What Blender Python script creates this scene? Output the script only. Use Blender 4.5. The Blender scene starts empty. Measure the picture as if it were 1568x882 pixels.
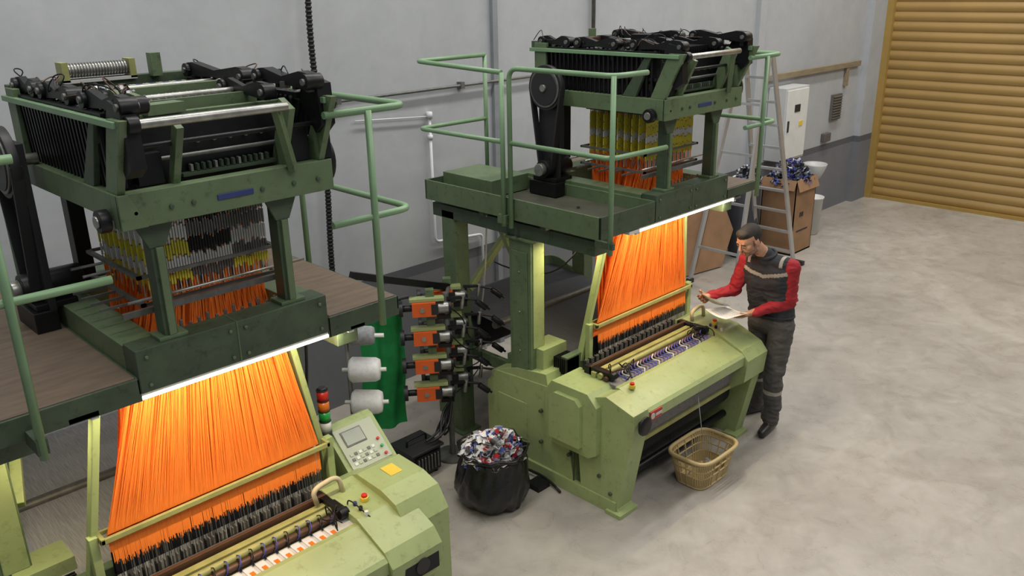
import bpy, bmesh, math, random
from mathutils import Vector, Matrix, noise
R = random.Random(7)
V = Vector
scene = bpy.context.scene
col = scene.collection
try:
    scene.view_settings.view_transform = 'Standard'
except Exception:
    pass

# ------------------------------------------------------------------ materials
def mat(name, c, rough=.5, metal=0, var=.15, scale=6, bump=0, bscale=60, emit=None, estr=0, c2=None, stretch=None):
    m = bpy.data.materials.new(name); m.use_nodes = True
    nt = m.node_tree; b = nt.nodes['Principled BSDF']
    b.inputs['Roughness'].default_value = rough
    b.inputs['Metallic'].default_value = metal
    tc = nt.nodes.new('ShaderNodeTexCoord')
    src = tc.outputs['Object']
    if stretch:
        mp = nt.nodes.new('ShaderNodeMapping'); mp.inputs['Scale'].default_value = stretch
        nt.links.new(src, mp.inputs['Vector']); src = mp.outputs['Vector']
    n = nt.nodes.new('ShaderNodeTexNoise'); n.inputs['Scale'].default_value = scale
    n.inputs['Detail'].default_value = 6; n.inputs['Roughness'].default_value = .6
    nt.links.new(src, n.inputs['Vector'])
    r = nt.nodes.new('ShaderNodeValToRGB')
    r.color_ramp.elements[0].position = .35; r.color_ramp.elements[1].position = .65
    d = c2 if c2 else tuple(x*(1-var) for x in c)
    r.color_ramp.elements[0].color = (*d, 1); r.color_ramp.elements[1].color = (*c, 1)
    nt.links.new(n.outputs['Fac'], r.inputs['Fac']); nt.links.new(r.outputs['Color'], b.inputs['Base Color'])
    if bump:
        n2 = nt.nodes.new('ShaderNodeTexNoise'); n2.inputs['Scale'].default_value = bscale; n2.inputs['Detail'].default_value = 4
        nt.links.new(src, n2.inputs['Vector'])
        bp = nt.nodes.new('ShaderNodeBump'); bp.inputs['Strength'].default_value = bump; bp.inputs['Distance'].default_value = .01
        nt.links.new(n2.outputs['Fac'], bp.inputs['Height']); nt.links.new(bp.outputs['Normal'], b.inputs['Normal'])
    if emit:
        b.inputs['Emission Color'].default_value = (*emit, 1); b.inputs['Emission Strength'].default_value = estr
    return m

def grime(m, amount=.55, sc=3.0):
    nt=m.node_tree; b=nt.nodes['Principled BSDF']; l=b.inputs['Base Color'].links[0]; s=l.from_socket
    tc=[n for n in nt.nodes if n.type=='TEX_COORD'][0]
    n=nt.nodes.new('ShaderNodeTexNoise'); n.inputs['Scale'].default_value=sc*6; n.inputs['Detail'].default_value=10; n.inputs['Roughness'].default_value=.75
    nt.links.new(tc.outputs['Object'],n.inputs['Vector'])
    r=nt.nodes.new('ShaderNodeValToRGB'); r.color_ramp.elements[0].position=.30; r.color_ramp.elements[1].position=.46
    r.color_ramp.elements[0].color=(amount,amount*.95,amount*.85,1); r.color_ramp.elements[1].color=(1,1,1,1)
    nt.links.new(n.outputs['Fac'],r.inputs['Fac'])
    mx=nt.nodes.new('ShaderNodeMix'); mx.data_type='RGBA'; mx.blend_type='MULTIPLY'; mx.inputs[0].default_value=1
    nt.links.new(s,mx.inputs[6]); nt.links.new(r.outputs['Color'],mx.inputs[7]); nt.links.new(mx.outputs[2],b.inputs['Base Color'])
    return m
GL = grime(mat('paint_light_green', (.335,.41,.175), .42, var=.12, scale=4),.72)
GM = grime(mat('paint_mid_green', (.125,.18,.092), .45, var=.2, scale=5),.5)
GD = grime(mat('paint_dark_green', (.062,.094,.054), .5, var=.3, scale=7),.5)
GR = mat('paint_rail_green', (.19,.32,.175), .4, var=.15, scale=5)
BLK = mat('black_iron', (.011,.011,.013), .42, .3, var=.4, scale=20)
BK2 = mat('black_plastic', (.018,.018,.02), .5)
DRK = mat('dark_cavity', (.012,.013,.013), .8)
STL = mat('steel', (.42,.42,.39), .35, .8, var=.3, scale=20)
GRY = mat('grey_metal', (.17,.17,.16), .5, .4, var=.3, scale=20)
ALU = mat('aluminium', (.55,.56,.57), .35, .7, var=.1)
ORG = mat('orange_cord', (.98,.26,.03), .7, var=.35, scale=8, stretch=(30,30,.6), c2=(.90,.20,.02))
ORS = mat('orange_cord_sheet', (.94,.23,.024), .8, scale=8, stretch=(40,40,.5), c2=(.78,.155,.014))
YEL = mat('yellow_hook', (.72,.64,.05), .6)
WHT = mat('white_plastic', (.70,.71,.69), .45, var=.08)
WHC = mat('white_cord', (.55,.55,.52), .7)
BRS = mat('yellow_green_rail', (.36,.36,.13), .45, var=.25, scale=12)
BRN = mat('brown_rod', (.10,.05,.03), .45, .3)
PLY = mat('plywood_deck', (.165,.12,.083), .6, var=.3, scale=5, stretch=(1,6,1))
TRY = mat('tray_floor', (.085,.085,.06), .6, var=.35, scale=6)
RED = mat('red_plastic', (.6,.02,.015), .4)
REDD = mat('red_badge', (.45,.04,.03), .5)
BLU = mat('blue_plate', (.03,.05,.18), .4)
BLF = mat('blue_thread', (.07,.09,.45), .7)
YST = mat('yellow_sticker', (.75,.55,.06), .5)
GRN = mat('green_lens', (.02,.35,.07), .3)
ORL = mat('orange_lens', (.8,.2,.02), .3)
FAB = mat('woven_fabric', (.24,.23,.23), .9, var=.3, scale=60, bump=.3, bscale=300)
WRP = mat('warp_grey', (.08,.085,.10), .8, scale=10, stretch=(60,1,1), var=.5)
WRW = mat('warp_white', (.42,.42,.43), .8, scale=10, stretch=(60,1,1), var=.5)
LAMP = mat('lamp_tube', (1,1,1), .5, emit=(1,.90,.70), estr=9)
CARD = mat('cardboard', (.33,.19,.10), .8, var=.2, scale=5)
ORB = mat('feeder_orange', (.75,.12,.02), .4)
GCL = mat('green_cloth', (.008,.24,.055), .85, var=.3, scale=10)
YARN = mat('white_yarn', (.78,.79,.80), .9, var=.12, scale=40, bump=.3, bscale=200)
YARG = mat('grey_yarn', (.30,.31,.33), .9, var=.3, scale=40)
BAG = mat('bin_bag_plastic', (.010,.010,.011), .25, var=.2, bump=1.0, bscale=11)
BASK = mat('basket_plastic', (.50,.38,.18), .45, var=.1)
SCR = mat('screen_grey', (.34,.38,.33), .25)
CONS = mat('console_face', (.42,.46,.36), .5, var=.05)
HOSE = mat('hose_black', (.01,.01,.01), .5)
PVC = mat('pvc_white', (.62,.64,.65), .4, var=.05)
CABI = mat('cabinet_grey', (.55,.56,.56), .4, var=.05)
VENT = mat('vent_dark', (.12,.11,.10), .6)
WOOD = mat('plank_wood', (.27,.22,.14), .7, var=.25, scale=5, stretch=(1,1,8))
DOOR = mat('ochre_shutter', (.37,.235,.075), .42, var=.12, scale=1.2)
DFR = mat('ochre_frame', (.36,.23,.06), .5, var=.1)
JNT = mat('wall_joint', (.24,.26,.28), .8)

# ------------------------------------------------------------------ mesh builder
class MB:
    def __init__(s, name, off=(0,0,0)):
        s.name=name; s.v=[]; s.f=[]; s.m=[]; s.s=[]; s.mats=[]; s.off=V(off)
    def mi(s, m):
        if m not in s.mats: s.mats.append(m)
        return s.mats.index(m)
    def add(s, vs, fs, m, sm=False):
        o=len(s.v); s.v+= [V(x) for x in vs]; k=s.mi(m)
        for i,f in enumerate(fs):
            s.f.append([o+j for j in f]); s.m.append(k); s.s.append(sm if isinstance(sm,bool) else sm[i])
    def box(s,x0,x1,y0,y1,z0,z1,m):
        s.add([(x0,y0,z0),(x1,y0,z0),(x1,y1,z0),(x0,y1,z0),(x0,y0,z1),(x1,y0,z1),(x1,y1,z1),(x0,y1,z1)],
              [(0,3,2,1),(4,5,6,7),(0,1,5,4),(1,2,6,5),(2,3,7,6),(3,0,4,7)],m)
    def obox(s,c,size,rot,m):
        c=V(c); h=V(size)/2; vs=[]
        for z in(-1,1):
            for x,y in((-1,-1),(1,-1),(1,1),(-1,1)):
                vs.append(c+rot@V((x*h.x,y*h.y,z*h.z)))
        s.add(vs,[(0,3,2,1),(4,5,6,7),(0,1,5,4),(1,2,6,5),(2,3,7,6),(3,0,4,7)],m)
    def beam(s,p1,p2,w,h,m,up=(0,0,1)):
        p1=V(p1);p2=V(p2); d=(p2-p1); L=d.length; d.normalize(); up=V(up)
        if abs(d.dot(up))>.98: up=V((0,1,0))
        a=d.cross(up).normalized(); b=a.cross(d).normalized()
        rot=Matrix((a,d,b)).transposed()
        s.obox((p1+p2)/2,(w,L,h),rot,m)
    def prism(s,poly,a0,a1,m,axis='x'):
        n=len(poly); vs=[]
        for a in(a0,a1):
            for p in poly:
                vs.append((a,p[0],p[1]) if axis=='x' else ((p[0],a,p[1]) if axis=='y' else (p[0],p[1],a)))
        fs=[tuple(range(n)),tuple(range(2*n-1,n-1,-1))]+[(i,(i+1)%n,n+(i+1)%n,n+i) for i in range(n)]
        s.add(vs,fs,m)
    def cyl(s,p1,p2,r,m,r2=None,n=16):
        p1=V(p1);p2=V(p2); r2=r if r2 is None else r2
        d=(p2-p1).normalized(); up=V((0,0,1)) if abs(d.z)<.9 else V((1,0,0))
        a=d.cross(up).normalized(); b=d.cross(a)
        vs=[]
        for p,rr in((p1,r),(p2,r2)):
            for i in range(n):
                t=2*math.pi*i/n; vs.append(p+a*math.cos(t)*rr+b*math.sin(t)*rr)
        fs=[(i,(i+1)%n,n+(i+1)%n,n+i) for i in range(n)]+[tuple(range(n-1,-1,-1)),tuple(range(n,2*n))]
        s.add(vs,fs,m,[True]*n+[False,False])
    def sph(s,c,r,m,rot=None,nu=16,nv=10):
        c=V(c); r=V(r) if hasattr(r,'__len__') else V((r,r,r)); vs=[];fs=[]
        for j in range(1,nv):
            ph=math.pi*j/nv
            for i in range(nu):
                t=2*math.pi*i/nu
                p=V((r.x*math.sin(ph)*math.cos(t),r.y*math.sin(ph)*math.sin(t),r.z*math.cos(ph)))
                vs.append(c+(rot@p if rot else p))
        t0=len(vs); a=V((0,0,r.z)); vs.append(c+(rot@a if rot else a)); vs.append(c-(rot@a if rot else a))
        for j in range(nv-2):
            for i in range(nu): fs.append((j*nu+i,j*nu+(i+1)%nu,(j+1)*nu+(i+1)%nu,(j+1)*nu+i))
        for i in range(nu):
            fs.append((t0,(i+1)%nu,i)); fs.append((t0+1,(nv-2)*nu+i,(nv-2)*nu+(i+1)%nu))
        s.add(vs,fs,m,True)
    def tube(s,pts,r,m,n=8,closed=False):
        pts=[V(p) for p in pts]; N=len(pts); vs=[];fs=[]
        a=None
        for k,p in enumerate(pts):
            if closed: d=(pts[(k+1)%N]-pts[k-1])
            else: d=(pts[min(k+1,N-1)]-pts[max(k-1,0)])
            d.normalize()
            if a is None:
                up=V((0,0,1)) if abs(d.z)<.9 else V((1,0,0)); a=d.cross(up).normalized()
            else:
                a=(a-d*a.dot(d)).normalized()
            b=d.cross(a)
            for i in range(n):
                t=2*math.pi*i/n; vs.append(p+a*math.cos(t)*r+b*math.sin(t)*r)
        M=N if closed else N-1
        for k in range(M):
            k2=(k+1)%N
            for i in range(n): fs.append((k*n+i,k*n+(i+1)%n,k2*n+(i+1)%n,k2*n+i))
        sm=[True]*len(fs)
        if not closed:
            fs+= [tuple(range(n-1,-1,-1)),tuple(range((N-1)*n,N*n))]; sm+=[False,False]
        s.add(vs,fs,m,sm)
    def lathe(s,c,prof,m,n=32,fn=None,axis=None):
        c=V(c); vs=[];fs=[]; q=axis
        for k,(r,z) in enumerate(prof):
            for i in range(n):
                t=2*math.pi*i/n; p=V((r*math.cos(t),r*math.sin(t),z))
                if fn: p=fn(p)
                vs.append(c+(q@p if q else p))
        for k in range(len(prof)-1):
            for i in range(n): fs.append((k*n+i,k*n+(i+1)%n,(k+1)*n+(i+1)%n,(k+1)*n+i))
        s.add(vs,fs,m,True)
    def quad(s,a,b,c,d,m): s.add([a,b,c,d],[(0,1,2,3)],m)
    def strand(s,pts,w,m):
        vs=[];fs=[]
        for p in pts:
            p=V(p); vs+=[p+V((-w,0,0)),p+V((w,0,0)),p+V((0,w*1.2,0))]
        for k in range(len(pts)-1):
            o=3*k
            fs+=[(o,o+1,o+4,o+3),(o+1,o+2,o+5,o+4),(o+2,o,o+3,o+5)]
        s.add(vs,fs,m)
    def build(s,parent=None,bevel=0,recalc=True,name=None):
        me=bpy.data.meshes.new(s.name)
        sh=s.off-(parent.location if parent else V((0,0,0)))
        me.from_pydata([tuple(v+sh) for v in s.v],[],s.f)
        for m in s.mats: me.materials.append(m)
        me.polygons.foreach_set('material_index',s.m); me.polygons.foreach_set('use_smooth',s.s)
        if recalc:
            bm=bmesh.new(); bm.from_mesh(me); bmesh.ops.recalc_face_normals(bm,faces=bm.faces); bm.to_mesh(me); bm.free()
        me.update()
        o=bpy.data.objects.new(s.name,me); col.objects.link(o)
        if parent: o.parent=parent
        if bevel:
            b=o.modifiers.new('bevel','BEVEL'); b.width=bevel; b.segments=2; b.limit_method='ANGLE'; b.angle_limit=math.radians(50)
        return o

def empty(name,loc):
    e=bpy.data.objects.new(name,None); e.location=loc; e.empty_display_size=.2; col.objects.link(e); return e

def fillet(pts,r,n=6):
    pts=[V(p) for p in pts]; out=[pts[0]]
    for i in range(1,len(pts)-1):
        p=pts[i]; a=(pts[i-1]-p); b=(pts[i+1]-p)
        ra=min(r,a.length*.45); rb=min(r,b.length*.45)
        A=p+a.normalized()*ra; B=p+b.normalized()*rb
        for k in range(n+1):
            t=k/n; out.append(A*(1-t)**2+p*2*t*(1-t)+B*t*t)
    out.append(pts[-1]); return out

def cable(mb,a,b,sag,r,m,n=12,jit=.03):
    a=V(a);b=V(b);pts=[]
    j=[V((R.uniform(-jit,jit),R.uniform(-jit,jit),R.uniform(-jit,jit))) for _ in range(3)]
    for i in range(n+1):
        t=i/n; p=a.lerp(b,t); p.z-=sag*4*t*(1-t)
        w=math.sin(math.pi*t); p+=j[0]*w+j[1]*math.sin(2*math.pi*t)
        pts.append(p)
    mb.tube(pts,r,m,6)

# ------------------------------------------------------------------ room
fl=MB('floor'); 
FM=bpy.data.materials.new('polished_concrete'); FM.use_nodes=True
nt=FM.node_tree; b=nt.nodes['Principled BSDF']
tc=nt.nodes.new('ShaderNodeTexCoord')
def nz(sc,det=8,ro=.6,dist=0):
    n=nt.nodes.new('ShaderNodeTexNoise'); n.inputs['Scale'].default_value=sc; n.inputs['Detail'].default_value=det
    n.inputs['Roughness'].default_value=ro; n.inputs['Distortion'].default_value=dist
    nt.links.new(tc.outputs['Object'],n.inputs['Vector']); return n
def mulnode(a,b_):
    mx=nt.nodes.new('ShaderNodeMix'); mx.data_type='RGBA'; mx.blend_type='MULTIPLY'; mx.inputs[0].default_value=1
    nt.links.new(a,mx.inputs[6]); nt.links.new(b_,mx.inputs[7]); return mx.outputs[2]
def ramp(src,p0,c0,p1,c1):
    r=nt.nodes.new('ShaderNodeValToRGB'); r.color_ramp.elements[0].position=p0; r.color_ramp.elements[1].position=p1
    r.color_ramp.elements[0].color=(*c0,1); r.color_ramp.elements[1].color=(*c1,1); nt.links.new(src,r.inputs['Fac']); return r.outputs['Color']
n1=nz(.6,7,.6,.9); n2=nz(5,9,.68,.6); n3=nz(60,3); n4=nz(1.7,7,.6,1.6)
c_=ramp(n1.outputs['Fac'],.34,(.345,.318,.282),.68,(.455,.425,.38))
c_=mulnode(c_,ramp(n2.outputs['Fac'],.30,(.87,.865,.86),.68,(1.04,1.04,1.04)))
c_=mulnode(c_,ramp(n4.outputs['Fac'],.38,(.88,.875,.87),.52,(1,1,1)))
nt.links.new(c_,b.inputs['Base Color'])
rr=nt.nodes.new('ShaderNodeMapRange'); rr.inputs[1].default_value=.3; rr.inputs[2].default_value=.7; rr.inputs[3].default_value=.22; rr.inputs[4].default_value=.42
nt.links.new(n2.outputs['Fac'],rr.inputs[0]); nt.links.new(rr.outputs[0],b.inputs['Roughness'])
bp=nt.nodes.new('ShaderNodeBump'); bp.inputs['Strength'].default_value=.05; bp.inputs['Distance'].default_value=.01
nt.links.new(n3.outputs['Fac'],bp.inputs['Height']); nt.links.new(bp.outputs['Normal'],b.inputs['Normal'])
fl.box(-6,14.3,-7,6.1,-.2,0,FM); fl.build()

WM=bpy.data.materials.new('wall_paint'); WM.use_nodes=True
nt=WM.node_tree; b=nt.nodes['Principled BSDF']; b.inputs['Roughness'].default_value=.75
tc=nt.nodes.new('ShaderNodeTexCoord'); sx=nt.nodes.new('ShaderNodeSeparateXYZ'); nt.links.new(tc.outputs['Object'],sx.inputs[0])
n1=nz(.7,8,.65,.5); n2=nz(5,8,.7,.5)
c_=ramp(n1.outputs['Fac'],.3,(.355,.375,.395),.7,(.435,.455,.475))
c_=mulnode(c_,ramp(n2.outputs['Fac'],.35,(.93,.93,.93),.6,(1,1,1)))
zr=nt.nodes.new('ShaderNodeValToRGB'); zr.color_ramp.interpolation='CONSTANT'
e=zr.color_ramp.elements; e[0].position=0; e[0].color=(.42,.42,.44,1); e[1].position=.485; e[1].color=(.25,.25,.27,1)
x=e.new(.535); x.color=(1,1,1,1)
dv=nt.nodes.new('ShaderNodeMath'); dv.operation='DIVIDE'; dv.inputs[1].default_value=2
nt.links.new(sx.outputs['Z'],dv.inputs[0]); nt.links.new(dv.outputs[0],zr.inputs['Fac'])
nt.links.new(mulnode(c_,zr.outputs['Color']),b.inputs['Base Color'])
w=MB('wall_back'); w.box(-6,14.3,5.8,6.1,0,8,WM); w.build()
w=MB('wall_right'); w.box(14.12,14.3,-7,5.8,0,8,JNT); w.build()
t=MB('trim_1'); t.box(5.5,5.56,5.76,5.8,0,8,JNT); t.build()
t=MB('trim_2'); t.box(10.15,10.3,5.74,5.8,0,8,WM); t.build()
t=MB('trim_3'); t.box(13.45,14.12,5.70,5.8,0,8,WM); t.build()

d=MB('door_1')
prof=[]; z=0.04; P=.145
while z<7.9:
    prof+= [(14.004,z),(13.996,z+.012)]+[(13.99-.015*math.sin(math.pi*k/6),z+.018+(P-.036)*k/6) for k in range(7)]+[(13.996,z+P-.012)]
    z+=P
vs=[];fs=[]
for y in(5.62,-6.8): vs+=[(p[0],y,p[1]) for p in prof]
n=len(prof)
d.add(vs,[(i,i+1,n+i+1,n+i) for i in range(n-1)],DOOR,False)
d.box(13.93,14.03,-6.8,5.62,0,.05,DFR)
d.box(13.90,14.1,5.60,5.70,0,8,DFR)
d.build(recalc=False)

# wall services
o=MB('cable_hose'); pts=[(3.56+.015*math.sin(k*.35),5.66,8-k*.1) for k in range(70)]
o.tube(pts,.020,HOSE,10)
for k in range(230): o.cyl((3.56+.015*math.sin(k*.3*.35),5.66,8-k*.03),(3.56+.015*math.sin(k*.3*.35),5.66,7.985-k*.03),.025,HOSE,n=10)
o.build()
o=MB('electrical_conduit'); o.tube([(3.2,5.76,2.6),(7.5,5.76,2.62)],.013,GRY,8)
for x in(3.8,5.1,6.4): o.box(x-.02,x+.02,5.74,5.8,2.58,2.64,GRY)
o.build()
o=MB('electrical_conduit'); o.tube(fillet([(6.9,5.76,8),(6.9,5.76,2.62)],.05),.02,GRY,8); o.build()
o=MB('water_pipe'); o.tube(fillet([(4.72,5.765,2.40),(4.72,5.765,1.25),(5.3,5.765,1.2),(5.3,5.765,0)],.05),.013,PVC,10)
o.tube(fillet([(3.95,5.77,2.43),(4.72,5.77,2.38)],.05),.006,PVC,8)
o.cyl((4.72,5.765,2.36),(4.72,5.765,2.42),.026,PVC); o.cyl((4.72,5.765,2.18),(4.72,5.765,2.22),.022,PVC); o.build()
o=MB('wall_plank'); o.box(10.5,13.3,5.745,5.799,2.17,2.25,WOOD); o.box(12.85,12.93,5.75,5.799,1.9,2.17,WOOD); o.build(bevel=.005)
o=MB('electrical_cabinet'); o.box(10.62,11.25,5.54,5.795,1.1,2.08,CABI); o.box(10.65,11.22,5.52,5.54,1.13,2.05,WHT)
o.box(10.68,10.71,5.505,5.52,1.5,1.65,BK2); o.box(10.85,11.0,5.513,5.52,1.75,1.85,BK2); o.box(11.0,11.1,5.513,5.52,1.55,1.62,YST); o.build(bevel=.006)
o=MB('wall_vent'); o.box(12.5,12.8,5.76,5.8,1.42,1.80,VENT)
for k in range(9): o.obox((12.65,5.755,1.45+k*.04),(.28,.03,.008),Matrix.Rotation(.6,3,'X'),VENT)
o.build()
o=MB('wall_socket'); o.box(12.3,12.5,5.73,5.8,1.12,1.25,VENT); o.build(bevel=.01)
o=MB('wash_basin')
o.lathe((11.75,5.58,.85),[(.0,-.12),(.08,-.12),(.13,-.02),(.16,.06),(.17,.06),(.17,.04),(.14,-.04),(.09,-.15),(.03,-.16)],CABI,24)
o.cyl((11.75,5.6,.0),(11.75,5.6,.72),.045,CABI); o.build()
o=MB('plastic_bucket'); o.lathe((11.30,5.35,0),[(0,.005),(.12,.005),(.145,.52),(.155,.52),(.155,.54),(.14,.54),(.115,.02),(0,.02)],WHT,24); o.build()

# ------------------------------------------------------------------ cardboard box with scraps
def scraps(mb,c,rx,ry,h,n,mats,sz):
    for i in range(n):
        a=R.uniform(0,6.28); q=math.sqrt(R.random()); x=c[0]+rx*q*math.cos(a); y=c[1]+ry*q*math.sin(a)
        z=c[2]+h*(1-q*q)+R.uniform(-.01,.02)
        rot=Matrix.Rotation(R.uniform(0,6.28),3,'Z')@Matrix.Rotation(R.uniform(-.8,.8),3,'X')@Matrix.Rotation(R.uniform(-.6,.6),3,'Y')
        L=sz*R.uniform(.6,1.5); W=sz*R.uniform(.25,.6); m=R.choice(mats)
        vs=[];N=4
        for k in range(N+1):
            t=k/N-.5; dz=.25*L*math.sin(t*5+a)
            vs+=[V((x,y,z))+rot@V((t*L,-W/2,dz)),V((x,y,z))+rot@V((t*L,W/2,dz))]
        mb.add(vs,[(2*k,2*k+1,2*k+3,2*k+2) for k in range(N)],m,True)
S1=mat('scrap_white',(.7,.7,.7),.7); S2=mat('scrap_red',(.5,.03,.03),.7); S3=mat('scrap_blue',(.06,.09,.35),.7)
S4=mat('scrap_grey',(.25,.26,.28),.7); S5=mat('scrap_purple',(.18,.12,.4),.7)
S6=mat('scrap_black',(.03,.03,.03),.7)
o=MB('cardboard_box')
bx0,bx1,by0,by1=10.12,10.66,5.02,5.50
o.box(bx0,bx1,by0,by0+.012,0,1.0,CARD);o.box(bx0,bx1,by1-.012,by1,0,1.0,CARD);o.box(bx0,bx0+.012,by0,by1,0,1.0,CARD);o.box(bx1-.012,bx1,by0,by1,0,1.0,CARD)
o.box(bx0,bx1,by0,by1,0,.02,CARD); o.box(bx0+.01,bx1-.01,by0+.01,by1-.01,.9,.93,BK2)
o.quad((bx0,by0,1.0),(bx0,by1,1.0),(bx0-.06,by1,.88),(bx0-.06,by0,.88),CARD)
o.quad((bx0,by0,1.0),(bx1,by0,1.0),(bx1,by0-.05,.86),(bx0,by0-.05,.86),CARD)
o.box(bx0+.15,bx0+.25,by0-.003,by0,.5,.56,BK2); o.box(bx0+.1,bx0+.4,by0-.003,by0,.3,.32,BK2)
scraps(o,(10.38,5.26,.93),.30,.26,.26,650,[S1,S3,S5,S6,S4,S4,S3,S6,S6],.085)
o.build()
o=MB('fabric_scrap_sack')
def crum(p):
    q=p*7; return p*(1+.10*noise.noise(q))
o.lathe((9.72,5.52,0),[(0,.01),(.15,.01),(.20,.2),(.20,.6),(.19,.9),(.14,1.0),(0,.97)],mat('sack_dark',(.05,.05,.06),.5,bump=.5,bscale=10),28,crum)
scraps(o,(9.72,5.52,.98),.17,.17,.2,300,[S1,S3,S4,S6,S6],.08); o.build()
o=MB('cardboard_sheet')
vs=[(8.35,5.55,0.02),(9.1,5.42,0.02),(9.35,5.44,.45),(9.2,5.52,.82),(8.75,5.62,.98),(8.3,5.70,.75),(8.15,5.65,.35)]
o.add(vs+[V(v)+V((0,.02,0)) for v in vs],[tuple(range(7)),tuple(range(13,6,-1))]+[(i,(i+1)%7,7+(i+1)%7,7+i) for i in range(7)],CARD)
o.beam((8.6,5.50,.1),(8.9,5.53,.85),.05,.008,BRN,up=(0,-1,0)); o.build()

# ------------------------------------------------------------------ step ladder
o=MB('step_ladder')
LY=5.10
ap=V((9.02,LY,2.66))
for side,(bxx,wd) in enumerate(((9.86,.26),(8.36,.30))):
    for sy in(-1,1):
        o.beam(ap+V((.03 if side==0 else -.03,sy*.17,0)),(bxx,LY+sy*wd,.02),.025,.07,ALU,up=(1,0,0))
    for k in range(1,10 if side==0 else 9):
        t=k/9.5; z=2.66*(1-t)+.02*t
        x=ap.x+(bxx-ap.x)*t; w2=.17+(wd-.17)*t
        if side==0 or k%2==0: o.beam((x,LY-w2,z),(x,LY+w2,z),.05 if side==0 else .025,.028,ALU)
o.box(8.9,9.14,LY-.18,LY+.18,2.64,2.68,BK2)
o.beam((9.86,LY-.4,.03),(9.86,LY+.36,.03),.06,.05,BK2)
for sy in(-1,1): o.box(8.32,8.40,LY+sy*.3-.03,LY+sy*.3+.03,0,.05,BK2)
o.build()

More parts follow.
